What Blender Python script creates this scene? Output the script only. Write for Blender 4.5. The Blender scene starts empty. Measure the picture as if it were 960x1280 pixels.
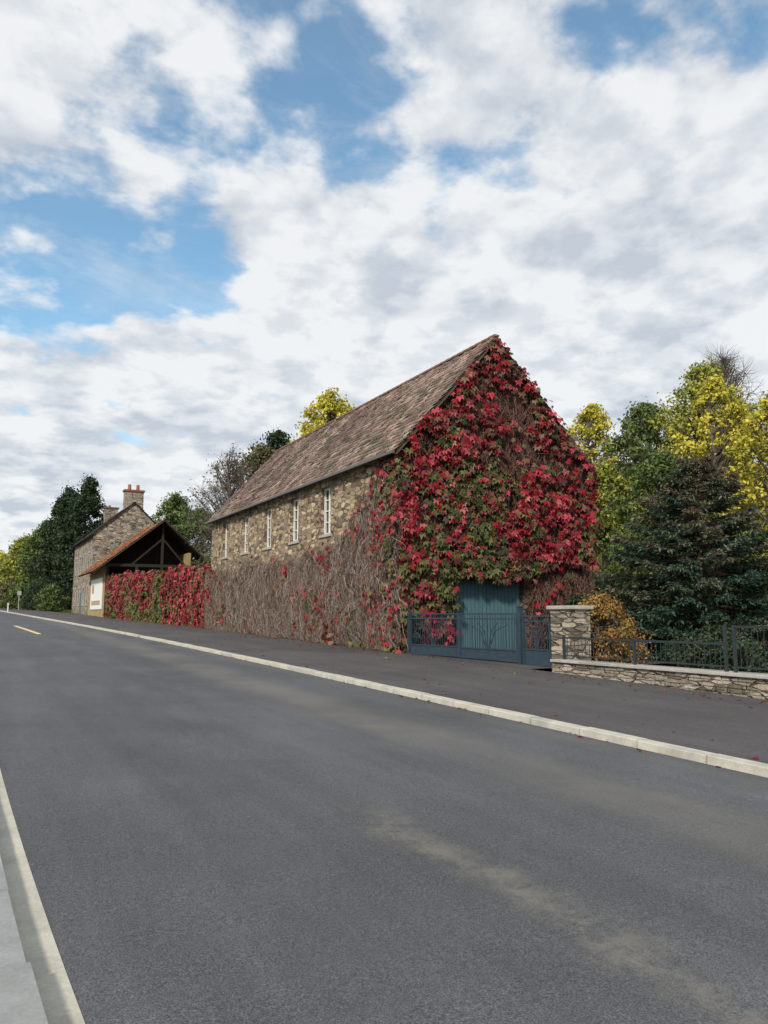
import bpy, math, numpy as np
from mathutils import Vector
rng=np.random.default_rng(11)
scene=bpy.context.scene
R=math.radians
# ------------------------------------------------------------------ helpers
def mesh(name,V,F,mat,col=None,parent=None,smooth=False):
    V=np.asarray(V,dtype=np.float32).reshape(-1,3)
    me=bpy.data.meshes.new(name)
    if isinstance(F,np.ndarray):
        k=F.shape[1];M=len(F)
        me.vertices.add(len(V));me.vertices.foreach_set('co',V.ravel())
        me.loops.add(M*k);me.loops.foreach_set('vertex_index',F.astype(np.int32).ravel())
        me.polygons.add(M);me.polygons.foreach_set('loop_start',np.arange(0,M*k,k,dtype=np.int32))
        me.update(calc_edges=True)
    else:
        me.from_pydata([tuple(map(float,v)) for v in V],[],F);me.update()
    if col is not None:
        a=me.color_attributes.new('Col','FLOAT_COLOR','POINT')
        c=np.ones((len(V),4),dtype=np.float32);c[:,:3]=col
        a.data.foreach_set('color',c.ravel())
    if smooth: me.polygons.foreach_set('use_smooth',[True]*len(me.polygons))
    me.materials.append(mat)
    ob=bpy.data.objects.new(name,me);scene.collection.objects.link(ob)
    if parent: ob.parent=parent
    return ob
def empty(name):
    e=bpy.data.objects.new(name,None);scene.collection.objects.link(e);return e
class Geo:
    def __init__(s): s.V=[];s.F=[]
    def poly(s,pts):
        n=len(s.V);s.V+= [tuple(p) for p in pts];s.F.append(tuple(range(n,n+len(pts))));return s
    def box(s,x0,x1,y0,y1,z0,z1):
        n=len(s.V)
        s.V+=[(x0,y0,z0),(x1,y0,z0),(x1,y1,z0),(x0,y1,z0),(x0,y0,z1),(x1,y0,z1),(x1,y1,z1),(x0,y1,z1)]
        for f in [(0,3,2,1),(4,5,6,7),(0,1,5,4),(1,2,6,5),(2,3,7,6),(3,0,4,7)]: s.F.append(tuple(n+i for i in f))
        return s
    def beam(s,p0,p1,w,h=None,up=(0,0,1)):
        h=h or w;p0=Vector(p0);p1=Vector(p1);t=(p1-p0).normalized()
        a=t.cross(Vector(up))
        if a.length<1e-4:a=t.cross(Vector((0,1,0)))
        a.normalize();b=a.cross(t)
        n=len(s.V)
        for p in (p0,p1):
            for i,j in((-1,-1),(1,-1),(1,1),(-1,1)): s.V.append(tuple(p+a*(i*w/2)+b*(j*h/2)))
        for f in [(0,1,2,3),(7,6,5,4),(0,4,5,1),(1,5,6,2),(2,6,7,3),(3,7,4,0)]: s.F.append(tuple(n+i for i in f))
        return s
    def out(s,name,mat,parent=None,bevel=0):
        o=mesh(name,np.array(s.V),s.F,mat,parent=parent)
        if bevel:
            m=o.modifiers.new('b','BEVEL');m.width=bevel;m.segments=2
        return o
_g={}
def noise2(u,v,seed,sc):
    if seed not in _g:_g[seed]=np.random.default_rng(seed).random((97,97))
    G=_g[seed];u=np.asarray(u)/sc+31.3;v=np.asarray(v)/sc+17.7
    i=np.floor(u).astype(int);j=np.floor(v).astype(int);a=u-i;b=v-j
    a=a*a*(3-2*a);b=b*b*(3-2*b);g=lambda p,q:G[p%97,q%97]
    return (g(i,j)*(1-a)+g(i+1,j)*a)*(1-b)+(g(i,j+1)*(1-a)+g(i+1,j+1)*a)*b
def fb(u,v,seed,sc): return .6*noise2(u,v,seed,sc)+.4*noise2(u,v,seed+1,sc/2.6)
def nrm(a): return a/np.maximum(np.linalg.norm(a,axis=-1,keepdims=True),1e-6)
def leafcards(C,N,T,L,wid,col,lobes=1,fold=.15):
    T=nrm(T-(T*N).sum(1,keepdims=True)*N);B=np.cross(N,T)
    angs={1:[(0,1)],3:[(-.9,.75),(0,1),(.9,.75)],5:[(-1.5,.6),(-.75,.85),(0,1),(.75,.85),(1.5,.6)]}[lobes]
    Vs=[];cs=[]
    for a,s in angs:
        t=T*math.cos(a)+B*math.sin(a);b=np.cross(N,t);l=(L*s)[:,None]
        q=np.stack([C,C+t*l*.5+b*l*wid+N*l*fold,C+t*l-N*l*fold*.8,C+t*l*.5-b*l*wid+N*l*fold],1)
        Vs.append(q.reshape(-1,3));cs.append(np.repeat(col*(0.88+.24*rng.random((len(C),1))),4,axis=0))
    V=np.concatenate(Vs);F=np.arange(len(V)).reshape(-1,4)
    return V,F,np.concatenate(cs)
def tubes(P,Rr,sides=3):
    N,K,_=P.shape
    t=np.gradient(P,axis=1);t=nrm(t)
    ref=np.tile(np.array([.31,.77,.12]),(N,K,1));u=nrm(np.cross(t,ref));w=np.cross(t,u)
    ring=[]
    for s in range(sides):
        a=2*math.pi*s/sides;ring.append(P+(u*math.cos(a)+w*math.sin(a))*Rr[...,None])
    V=np.stack(ring,2).reshape(-1,3)
    n=np.arange(N)[:,None,None]*K*sides+np.arange(K-1)[None,:,None]*sides
    s=np.arange(sides)[None,None,:];s2=(s+1)%sides
    F=np.stack([n+s,n+s2,n+s2+sides,n+s+sides],-1).reshape(-1,4)
    return V,F
def merge(parts):
    Vs=[];Fs=[];cs=[];n=0
    for V,F,c in parts:
        Vs.append(V);Fs.append(F+n);n+=len(V)
        cs.append(np.broadcast_to(np.asarray(c,float),(len(V),3)))
    return np.concatenate(Vs),np.concatenate(Fs),np.concatenate(cs)
# ------------------------------------------------------------------ materials
class NT:
    def __init__(s,name):
        s.m=bpy.data.materials.new(name);s.m.use_nodes=True;s.t=s.m.node_tree;s.t.nodes.clear()
        s.o=s.n('OutputMaterial');s.p=s.n('BsdfPrincipled');s.l(s.p.outputs[0],s.o.inputs[0])
        s.tc=s.n('TexCoord').outputs['Object']
    def n(s,k,**kw):
        x=s.t.nodes.new('ShaderNode'+k)
        for a,b in kw.items(): setattr(x,a,b)
        return x
    def l(s,a,b): s.t.links.new(a,b)
    def noise(s,sc,det=4,rough=.6,vec=None,scale=None,dist=0):
        x=s.n('TexNoise');x.inputs['Scale'].default_value=sc;x.inputs['Detail'].default_value=det;x.inputs['Roughness'].default_value=rough;x.inputs['Distortion'].default_value=dist
        v=vec or s.tc
        if scale: v=s.map(scale,v)
        s.l(v,x.inputs['Vector']);return x.outputs['Fac']
    def map(s,scale,v=None):
        m=s.n('Mapping');m.inputs['Scale'].default_value=scale;s.l(v or s.tc,m.inputs[0]);return m.outputs[0]
    def ramp(s,f,stops,const=False):
        x=s.n('ValToRGB');e=x.color_ramp.elements
        if const:x.color_ramp.interpolation='CONSTANT'
        while len(e)<len(stops): e.new(.5)
        for i,(p,c) in enumerate(stops):
            e[i].position=p;e[i].color=(*(c if hasattr(c,'__len__') else (c,c,c)),1)
        s.l(f,x.inputs[0]);return x.outputs[0]
    def mix(s,f,a,b,mode='MIX'):
        x=s.n('Mix',data_type='RGBA',blend_type=mode)
        for v,i in((f,0),(a,6),(b,7)):
            if isinstance(v,(int,float)): x.inputs[i].default_value=v
            elif isinstance(v,tuple): x.inputs[i].default_value=(*v,1)
            else: s.l(v,x.inputs[i])
        return x.outputs[2]
    def math(s,op,a,b=0,c=None):
        x=s.n('Math',operation=op)
        for i,v in enumerate((a,b)+((c,) if c is not None else ())):
            if isinstance(v,(int,float)): x.inputs[i].default_value=v
            else: s.l(v,x.inputs[i])
        return x.outputs[0]
    def mr(s,v,a,b,c=0,d=1):
        x=s.n('MapRange',interpolation_type='SMOOTHSTEP');s.l(v,x.inputs[0])
        for i,q in enumerate((a,b,c,d)): x.inputs[i+1].default_value=q
        return x.outputs[0]
    def bump(s,h,st=.4,d=.02):
        x=s.n('Bump');x.inputs['Strength'].default_value=st;x.inputs['Distance'].default_value=d
        s.l(h,x.inputs['Height']);s.l(x.outputs[0],s.p.inputs['Normal'])
    def fin(s,c,rough=.85,spec=.3,metal=0):
        if isinstance(c,tuple): s.p.inputs['Base Color'].default_value=(*c,1)
        else: s.l(c,s.p.inputs['Base Color'])
        if isinstance(rough,(int,float)): s.p.inputs['Roughness'].default_value=rough
        else: s.l(rough,s.p.inputs['Roughness'])
        s.p.inputs['Specular IOR Level'].default_value=spec;s.p.inputs['Metallic'].default_value=metal
        return s.m
def stone(name,pal,mortar,sc=(2.9,2.9,6.2),dark=1.0,stain=.5):
    t=NT(name)
    nz=t.n('TexNoise');nz.inputs['Scale'].default_value=2.5;nz.inputs['Detail'].default_value=2;t.l(t.tc,nz.inputs[0])
    va=t.n('VectorMath',operation='MULTIPLY_ADD');t.l(nz.outputs['Color'],va.inputs[0]);va.inputs[1].default_value=(.16,.16,.16);t.l(t.tc,va.inputs[2])
    mv=t.map(sc,va.outputs[0])
    v1=t.n('TexVoronoi',feature='F1');v1.inputs['Scale'].default_value=1;v1.inputs['Randomness'].default_value=.85;t.l(mv,v1.inputs[0])
    v2=t.n('TexVoronoi',feature='DISTANCE_TO_EDGE');v2.inputs['Scale'].default_value=1;v2.inputs['Randomness'].default_value=.85;t.l(mv,v2.inputs[0])
    sp=t.n('SeparateColor');t.l(v1.outputs['Color'],sp.inputs[0])
    c=t.ramp(sp.outputs[0],[(.1+.8*i/(len(pal)-1),p) for i,p in enumerate(pal)])
    fine=t.noise(14,6,.7)
    c=t.mix(.6,c,t.ramp(fine,[(.3,.35),(.7,1.15)]),'MULTIPLY')
    big=t.noise(.6,4)
    c=t.mix(t.mr(big,.5,.75,0,stain),c,(.09*dark,.075*dark,.06*dark))
    e=t.mr(v2.outputs['Distance'],.02,.10)
    mn=t.mix(t.mr(t.noise(1.3,3),.4,.6),mortar,tuple(m*.3 for m in mortar))
    c=t.mix(e,mn,c)
    h=t.math('ADD',t.math('MULTIPLY',e,1.0),t.math('MULTIPLY',fine,.5))
    t.bump(h,1.0,.06)
    return t.fin(c,.92,.2)
M_stone=stone('rubble_stone',[(.13,.095,.065),(.5,.38,.23),(.22,.165,.115),(.62,.5,.34),(.26,.2,.16),(.44,.32,.18),(.17,.13,.1)],(.4,.33,.24),sc=(2.6,2.6,6.4),stain=.35)
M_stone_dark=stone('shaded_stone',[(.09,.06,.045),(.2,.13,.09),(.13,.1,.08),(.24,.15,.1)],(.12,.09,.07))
M_stone_lt=stone('garden_wall_stone',[(.16,.13,.1),(.4,.35,.27),(.22,.19,.15),(.5,.44,.35),(.2,.17,.14)],(.36,.32,.26),sc=(4,4,8.5),stain=.3)
M_stone_house=stone('house_stone',[(.14,.12,.1),(.4,.34,.26),(.25,.21,.17),(.46,.39,.3)],(.34,.3,.25),sc=(2.0,2.0,4.0))
def attrmat(name,rough=.6,trans=.25,noise=True,spec=.25):
    t=NT(name);a=t.n('Attribute');a.attribute_name='Col';c=a.outputs['Color']
    if noise:
        c=t.mix(.5,c,t.ramp(t.noise(9,3),[(.3,.6),(.7,1.2)]),'MULTIPLY')
    m=t.fin(c,rough,spec)
    if trans:
        tr=t.n('BsdfTranslucent');t.l(c,tr.inputs[0]);mx=t.n('MixShader');mx.inputs[0].default_value=trans
        t.l(t.p.outputs[0],mx.inputs[1]);t.l(tr.outputs[0],mx.inputs[2]);t.l(mx.outputs[0],t.o.inputs[0])
    return m
M_leaf=attrmat('leaf',.55,.3)
M_bark=attrmat('bark',.9,0)
M_tile=attrmat('roof_tile',.85,0)
def plain(name,c,rough=.6,metal=0,var=.35,sc=8,spec=.3):
    t=NT(name);n=t.noise(sc,5)
    cc=t.mix(var,c,t.ramp(n,[(.3,.4),(.7,1.1)]),'MULTIPLY');t.bump(n,.15,.01)
    return t.fin(cc,rough,spec,metal)
M_gate=plain('blue_grey_painted_metal',(.028,.048,.066),.5,0,.4,6)
M_rail=plain('dark_grey_painted_metal',(.028,.038,.043),.5,0,.4,6)
M_white=plain('white_painted_wood',(.68,.66,.6),.6,0,.4,7)
M_glassd=NT('window_glass').fin((.02,.025,.03),.08,.6)
M_dark=plain('dark_timber',(.03,.022,.017),.9,0,.3)
M_timber=plain('weathered_timber',(.09,.065,.045),.85,0,.5)
M_ocre=plain('ochre_render',(.36,.27,.13),.9,0,.5,2)
M_brick=plain('chimney_brick',(.22,.09,.055),.9,0,.6,5)
M_pot=plain('terracotta',(.3,.13,.08),.8)
def m_teal():
    t=NT('teal_painted_boards')
    s=t.n('SeparateXYZ');t.l(t.tc,s.inputs[0])
    w=t.math('FRACT',t.math('MULTIPLY',s.outputs[0],6.2))
    g=t.mr(t.math('ABSOLUTE',t.math('SUBTRACT',w,.5)),.43,.49)
    c=t.mix(t.noise(3,5,.7,scale=(6,6,1)),(.03,.075,.095),(.10,.19,.21))
    c=t.mix(g,c,(.01,.02,.025));t.bump(g,-.5,.02)
    return t.fin(c,.65)
M_teal=m_teal()
def m_asphalt(name,base,road):
    t=NT(name)
    sp=t.n('SeparateXYZ');t.l(t.tc,sp.inputs[0]);X,Y=sp.outputs[0],sp.outputs[1]
    f1=t.noise(110,2,.7);f2=t.noise(38,4,.75);f3=t.noise(.35,4,.6,dist=.4);f4=t.noise(1.0,5,.65,scale=(1.6,.22,1))
    c=t.ramp(f1,[(.3,tuple(b*.45 for b in base)),(.5,base),(.72,tuple(b*1.8 for b in base))])
    c=t.mix(.75,c,t.ramp(f2,[(.3,.55),(.7,1.35)]),'MULTIPLY')
    c=t.mix(.9,c,t.ramp(f3,[(.32,.8),(.68,1.16)]),'MULTIPLY')
    c=t.mix(.8,c,t.ramp(f4,[(.32,.8),(.68,1.18)]),'MULTIPLY')
    c=t.mix(t.mr(t.noise(150,1,.5),.68,.74,0,.5),c,tuple(b*3 for b in base))
    if road:
        wob=t.math('MULTIPLY',t.math('SUBTRACT',t.noise(.9,4),.5),.75)
        xw=t.math('ADD',X,wob)
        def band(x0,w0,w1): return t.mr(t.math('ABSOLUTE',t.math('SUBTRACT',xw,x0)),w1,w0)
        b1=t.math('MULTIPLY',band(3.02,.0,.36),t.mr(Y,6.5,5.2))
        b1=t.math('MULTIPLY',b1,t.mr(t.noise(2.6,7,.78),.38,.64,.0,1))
        b2=t.math('MULTIPLY',band(5.3,.15,.85),t.mr(t.noise(.5,4),.3,.7,.25,1))
        b3=t.math('MULTIPLY',band(6.85,.05,.35),t.mr(t.noise(.7,4),.35,.7,.1,.8))
        b4=t.math('MULTIPLY',band(1.9,.1,.6),t.mr(t.noise(.6,4),.35,.7,.0,.7))
        c=t.mix(t.math('MULTIPLY',b2,.6),c,(.165,.157,.135))
        c=t.mix(t.math('MULTIPLY',b4,.4),c,(.06,.062,.067))
        c=t.mix(t.math('MULTIPLY',b3,.4),c,(.13,.125,.105))
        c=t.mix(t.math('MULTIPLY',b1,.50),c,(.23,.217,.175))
    t.bump(t.math('ADD',f1,f2),.6,.012)
    return t.fin(c,.8,.3)
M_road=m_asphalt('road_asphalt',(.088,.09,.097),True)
M_pave=m_asphalt('pavement_asphalt',(.078,.073,.074),False)
def m_conc(name,c0):
    t=NT(name);n=t.noise(3,6,.7);n2=t.noise(45,3,.7);n3=t.noise(.8,3)
    c=t.ramp(n,[(.3,tuple(x*.7 for x in c0)),(.7,tuple(x*1.1 for x in c0))])
    c=t.mix(.5,c,t.ramp(n2,[(.3,.7),(.7,1.1)]),'MULTIPLY')
    c=t.mix(t.mr(n3,.5,.7,0,.4),c,(.2,.19,.16));t.bump(n2,.3,.006)
    return t.fin(c,.85,.3)
M_kerb=m_conc('kerb_concrete',(.5,.48,.41))
M_kerb2=m_conc('grey_concrete',(.29,.30,.30))
M_cap=m_conc('coping_concrete',(.4,.38,.35))
def m_ground():
    t=NT('grass_ground');n=t.noise(.25,5);n2=t.noise(8,5,.7)
    c=t.ramp(n,[(.3,(.045,.06,.02)),(.55,(.07,.09,.03)),(.75,(.12,.1,.05))])
    c=t.mix(.6,c,t.ramp(n2,[(.3,.5),(.7,1.2)]),'MULTIPLY');t.bump(n2,.6,.05)
    return t.fin(c,.95,.1)
M_ground=m_ground()
def m_paint():
    t=NT('road_paint');n=t.noise(20,5,.8);c=t.mix(t.mr(n,.5,.72,0,.7),(.66,.52,.26),(.09,.09,.09));return t.fin(c,.7)
M_paint=m_paint()
# ------------------------------------------------------------------ ground
def zg(y):
    y=np.asarray(y,dtype=float)
    z=.02*y
    z=np.where(y>170,.02*170+ (y-170)*.004,z)
    return np.where(y<-70,-1.4+0*y,z)
def sh(y): return .026*((y-32)+np.sqrt((y-32)**2+300))
kR=lambda y:7.35-sh(y)
kL=lambda y:0.49-sh(y)+.4*math.exp(-max(y,0)/4)
ys=np.unique(np.concatenate([np.arange(-70,0,5.),np.arange(0,20,.5),np.arange(20,60,1.5),np.arange(60,171,5.),[200,260,340]]))
def strip(name,fa,fb_,dz,mat,ysl=ys,parent=None,dzb=None):
    dzb=dz if dzb is None else dzb
    V=[];F=[]
    for i,y in enumerate(ysl):
        z=float(zg(y));V+=[(fa(y),y,z+dz),(fb_(y),y,z+dzb)]
        if i:F.append((2*i-2,2*i-1,2*i+1,2*i))
    return mesh(name,V,F,mat,parent=parent)
gy=np.unique(np.concatenate([ys,[-600,-300,-150,-70,450,700,1200]]));gx=[-900,-400,-150,-50,-10,20,60,150,400,900]
V=[(x,y,float(zg(y))-.02) for y in gy for x in gx];n=len(gx)
F=[(j*n+i,j*n+i+1,(j+1)*n+i+1,(j+1)*n+i) for j in range(len(gy)-1) for i in range(n-1)]
mesh('ground',V,F,M_ground)
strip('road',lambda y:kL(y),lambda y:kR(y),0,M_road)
strip('pavement',lambda y:kR(y)+.19,lambda y:12.45-max(0,(y-44.6))*.066 if y>44.6 else 12.45,.075,M_pave)
yl=[y for y in ys if y<=200]
strip('pavement',lambda y:kL(y)-3.0,lambda y:kL(y)-.5,.10,M_kerb2,yl)
mesh('yard',[(12.45,15.5,.31+.079),(22,15.5,.31+.079),(22,21.9,.438+.079),(12.45,21.9,.438+.079)],[(0,1,2,3)],M_pave)
def kerb(name,f0,w,h,mat,y0,y1,L,gap=.012):
    g=Geo();y=y0
    while y<y1:
        l=L if y<60 else L*3
        a,b=y+gap,y+l-gap
        n=len(g.V)
        dz=rng.normal(0,.003);dx0=rng.normal(0,.004)
        for (yy) in (a,b):
            x=float(f0(yy))+dx0;z=float(zg(yy))
            for (dx,z_) in((0,-.1),(0.015,h+dz-.01),(.03,h+dz),(w,h+dz),(w,-.1)): g.V.append((x+dx,yy,z+z_))
        for i in range(4): g.F.append((n+i,n+i+1,n+i+6,n+i+5))
        g.F.append(tuple(n+i for i in range(5)));g.F.append(tuple(n+i for i in range(9,4,-1)))
        y+=l
    return g.out(name,mat)
kerb('kerb',lambda y:kR(y),.2,.09,M_kerb,-30,160,1.0)
strip('kerb_gutter',lambda y:kL(y)-.17,lambda y:kL(y),.004,M_kerb)
kerb('kerb',lambda y:kL(y)-.5,.32,.115,M_kerb2,-30,160,1.0,.004)
def dash(name,y0,y1,off,w):
    yy=np.linspace(y0,y1,8)
    strip(name,lambda y:kL(y)*.5+kR(y)*.5+off-w/2,lambda y:kL(y)*.5+kR(y)*.5+off+w/2,.004,M_paint,yy)
dash('road_marking',40.5,52.5,-.15,.22);dash('road_marking',66,78,-.15,.2)
# ------------------------------------------------------------------ stone barn
barn=empty('stone_barn')
X0,X1,Y0,Y1=12.37,20.6,21.96,44.56
XR,ZR,ZE=16.3,11.6,7.26
wins=[28.0,31.4,34.85,38.3,41.8];WH,W0,W1=.5,4.9,6.83
g=Geo();zb=.2
yc=[Y0]
for w in wins: yc+=[w-WH,w+WH]
yc.append(Y1)
zc=[zb,W0,W1,ZE+.1]
for i in range(len(yc)-1):
    for j in range(3):
        if i%2==1 and j==1:
            a,b=yc[i],yc[i+1];d=X0+.28
            g.poly([(X0,a,W0),(d,a,W0),(d,a,W1),(X0,a,W1)]);g.poly([(X0,b,W0),(X0,b,W1),(d,b,W1),(d,b,W0)])
            g.poly([(X0,a,W0),(X0,b,W0),(d,b,W0),(d,a,W0)]);g.poly([(X0,a,W1),(d,a,W1),(d,b,W1),(X0,b,W1)])
            continue
        g.poly([(X0,yc[i],zc[j]),(X0,yc[i],zc[j+1]),(X0,yc[i+1],zc[j+1]),(X0,yc[i+1],zc[j])])
g.poly([(X1,Y0,zb),(X1,Y1,zb),(X1,Y1,ZE),(X1,Y0,ZE)])
g.poly([(X0,Y1,zb),(X0,Y1,ZE),(XR,Y1,ZR),(X1,Y1,ZE),(X1,Y1,zb)])
g.out('walls',M_stone,barn)
DX0,DX1,DZ=14.5,17.45,2.95
g=Geo()
g.poly([(X0,Y0,zb),(DX0,Y0,zb),(DX0,Y0,DZ),(X0,Y0,DZ)]);g.poly([(DX1,Y0,zb),(X1,Y0,zb),(X1,Y0,DZ),(DX1,Y0,DZ)])
g.poly([(X0,Y0,DZ),(DX0,Y0,DZ),(DX1,Y0,DZ),(X1,Y0,DZ),(X1,Y0,ZE),(XR,Y0,ZR),(X0,Y0,ZE)])
d=Y0+.35
g.poly([(DX0,Y0,zb),(DX0,d,zb),(DX0,d,DZ),(DX0,Y0,DZ)]);g.poly([(DX1,Y0,zb),(DX1,Y0,DZ),(DX1,d,DZ),(DX1,d,zb)]);g.poly([(DX0,Y0,DZ),(DX0,d,DZ),(DX1,d,DZ),(DX1,Y0,DZ)])
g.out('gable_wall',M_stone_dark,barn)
g=Geo();g.box(DX0+.01,(DX0+DX1)/2-.01,d-.12,d-.05,.45,DZ-.03);g.box((DX0+DX1)/2+.01,DX1-.01,d-.12,d-.05,.45,DZ-.03)
g.out('barn_door',M_teal,barn)
g=Geo();g.box(DX0-.2,DX1+.2,Y0-.03,Y0+.12,DZ+.003,DZ+.26);g.out('door_lintel',M_timber,barn)
gl=Geo();fr=Geo();sl=Geo()
for w in wins:
    x=X0+.2
    gl.box(x+.02,x+.04,w-WH,w+WH,W0,W1)
    for a,b in((w-WH,w-WH+.10),(w+WH-.10,w+WH),(w-.06,w+.06)): fr.box(x-.05,x+.015,a,b,W0+.01,W1-.01)
    for z in (W0+.05,W0+.52,W0+.98,W0+1.42,W1-.05):
        h=.045 if z in(W0+.05,W1-.05) else .02
        fr.box(x-.04,x+.012,w-WH+.1,w-.06,z-h,z+h);fr.box(x-.04,x+.012,w+.06,w+WH-.1,z-h,z+h)
    sl.box(X0-.06,X0+.15,w-WH-.08,w+WH+.08,W0-.1,W0+.012)
gl.out('window_glass',M_glassd,barn);fr.out('window_frames',M_white,barn);sl.out('window_sills',M_cap,barn)
g=Geo()
for w in wins:
    yy=w-WH-.2
    while yy<w+WH+.15:
        l=rng.uniform(.1,.16);g.box(X0-.03-rng.random()*.02,X0+.1,yy+.008,yy+l-.008,W1+.004,W1+rng.uniform(.26,.32));yy+=l
    for s_ in(-1,1):
        z=W0+.02
        while z<W1-.15:
            h=rng.uniform(.14,.26);l=rng.uniform(.16,.36);e=w+s_*WH
            g.box(X0-.012-rng.random()*.015,X0+.1,min(e,e+s_*l)+.002,max(e,e+s_*l)-.002,z+.008,min(z+h,W1)-.008);z+=h
M_quoin=stone('quoin_stone',[(.2,.15,.1),(.42,.32,.21),(.3,.23,.15),(.5,.4,.28)],(.33,.28,.2),sc=(1.6,3.2,2.6))
g.out('window_surrounds',M_quoin,barn)
def roof(parent,xe,ze,xr,zr,y0,y1,exp_,tw,colf,th=.1,side='roof'):
    e=np.array([xe,ze]);r=np.array([xr,zr]);D=r-e;L=np.linalg.norm(D);D/=L
    Nn=np.array([-D[1],D[0]]) 
    if Nn[1]<0:Nn=-Nn
    g=Geo();p=[e,r,r-Nn*th,e-Nn*th]
    for a,b in((0,1),(1,2),(2,3),(3,0)):
        g.poly([(p[a][0],y0,p[a][1]),(p[b][0],y0,p[b][1]),(p[b][0],y1,p[b][1]),(p[a][0],y1,p[a][1])])
    g.poly([(q[0],y0,q[1]) for q in p]);g.poly([(q[0],y1,q[1]) for q in p])
    g.out(side+'_boards',M_dark,parent)
    rows=int(L/exp_)+1;cols=int((y1-y0)/tw)+1
    i,j=np.meshgrid(np.arange(rows),np.arange(cols),indexing='ij');i=i.ravel();j=j.ravel()
    n=len(i)
    ya=np.clip(y0+(j+(i%2)*.5-.25)*tw,y0-.03,y1+.03);yb=np.clip(ya+tw-.014,y0-.03,y1+.03)
    lo=i*exp_-.04+rng.normal(0,.012,n);hi=np.minimum(lo+exp_*1.25,L)
    lift=.045+rng.random(n)*.03
    def pt(s,y,h): 
        q=e[None]+D[None]*s[:,None]+Nn[None]*h[:,None];return np.stack([q[:,0],y,q[:,1]],1)
    z0=np.full(n,.006);tl=rng.normal(0,.008,n)
    A=pt(lo,ya,lift+tl);B=pt(lo,yb,lift-tl);C=pt(hi,yb,z0);Dd=pt(hi,ya,z0);E=pt(lo,ya,z0);Fv=pt(lo,yb,z0)
    V=np.stack([A,B,C,Dd,E,Fv],1).reshape(-1,3);b=np.arange(n)[:,None]*6
    F=np.concatenate([b+np.array([[0,1,2,3]]),b+np.array([[4,5,1,0]])])
    col=np.repeat(colf((ya+yb)/2,i*exp_,n),6,axis=0)
    mesh(side+'_tiles',V,F,M_tile,col,parent)
def barncol(y,s,n):
    base=np.array([.235,.165,.14]);v=.6+.8*rng.random(n)
    k=fb(y,s*1.0,40,1.3);st=noise2(y,s*.15,44,.5)
    v*=.6+.75*k;v*=.75+.5*st
    c=base*v[:,None]
    m=(rng.random(n)<.2*(k>.42))[:,None];c=np.where(m,np.array([.36,.3,.25])*(.6+.6*rng.random((n,1))),c)
    m=(rng.random(n)<.3*(fb(y,s,47,1.6)>.57))[:,None];c=np.where(m,np.array([.13,.12,.08])*(.7+.6*rng.random((n,1))),c)
    return c
sL=(ZR-ZE)/(XR-X0);sR=(ZR-ZE)/(X1-XR)
roof(barn,X0-.28,ZE-.28*sL+.16,XR,ZR+.16,Y0-.22,Y1+.2,.26,.3,barncol,side='roof_street')
roof(barn,X1+.28,ZE-.28*sR+.16,XR+.002,ZR+.158,Y0-.22,Y1+.2,.26,.3,barncol,side='roof_yard')
g=Geo()
for k in range(56): 
    y=Y0-.25+k*.41;g.beam((XR,y,ZR+.2),(XR,y+.4,ZR+.215),.22,.07)
g.out('ridge_tiles',plain('ridge',(.22,.13,.1),.9,0,.5),barn)
g=Geo();g.beam((X0-.28,Y0-.235,ZE-.28*sL+.04),(XR,Y0-.235,ZR+.04),.03,.16,up=(0,1,0));g.beam((X1+.28,Y0-.235,ZE-.28*sR+.04),(XR,Y0-.235,ZR+.04),.03,.16,up=(0,1,0))
g.out('verge_boards',M_timber,barn)
g=Geo();g.beam((X0-.36,Y0-.2,ZE-.19),(X0-.36,Y1+.1,ZE-.19),.11,.09);g.out('gutter',plain('zinc',(.12,.115,.11),.5),barn)
# ------------------------------------------------------------------ creeper
RED=np.array([[.34,.018,.030],[.48,.055,.085],[.22,.012,.022],[.09,.014,.018],[.46,.13,.13],[.2,.08,.04]])
GRN=np.array([[.07,.09,.03],[.10,.12,.035],[.16,.15,.05],[.04,.055,.022]])
DRY=np.array([[.14,.085,.055],[.1,.055,.04],[.2,.13,.08]])
def pick(pal,n,p=None): return pal[rng.choice(len(pal),n,p=p)]
parts=[]
n=19000
x=rng.uniform(X0-.15,X1+.2,n);z=rng.uniform(.5,ZR+.25,n)
roofz=np.where(x<XR,ZE+(x-X0)*sL,ZE+(X1-x)*sR)+.1+.3*rng.random(n)*(rng.random(n)<.4)
dens=np.clip((fb(x,z,3,.9)-.31)*2.6,0.04,1)
dens*=np.where((x>15.2)&(z>6.9),.2+.6*np.clip((noise2(x,z,61,.7)-.45)*3,0,1),1)
dens*=np.where((x>18.6)&(z<6.9)&(z>3.4),.8,1)
dens=np.maximum(dens,np.where((np.abs(z-roofz)<.5)&(x>XR),.34,0))
dens*=np.where((x>17.4)&(z<3.2+.5*noise2(x,z,8,.7)),.05,1)
dens*=np.where((x>14.45)&(x<17.5)&(z<2.75+.5*noise2(x,z,9,.35)),0,1)
dens*=np.where((x<14.4)&(z<1.1),.35,1)
k=(z<roofz)&(rng.random(n)<dens);x=x[k];z=z[k];n=len(x)
lump=fb(x,z,5,.55)
y=Y0-.05-.5*lump-.1*rng.random(n)
N=nrm(np.stack([rng.normal(0,.5,n)-.1,-np.ones(n),rng.normal(.4,.45,n)],1))
T=np.stack([rng.normal(0,.7,n),rng.normal(-.1,.2,n),-np.ones(n)],1)
gsc=fb(x,z,12,.75)+.24*np.exp(-((x-14.4)**2/4+(z-4.2)**2/6))-.10*(z>8.5)
green=gsc+rng.normal(0,.12,n)>.625
redp=pick(RED,n,[.26,.22,.15,.16,.11,.10]);brt=(.4+1.0*fb(x,z,15,.5))[:,None]
c=np.where(green[:,None],pick(GRN,n),redp*brt)
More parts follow.
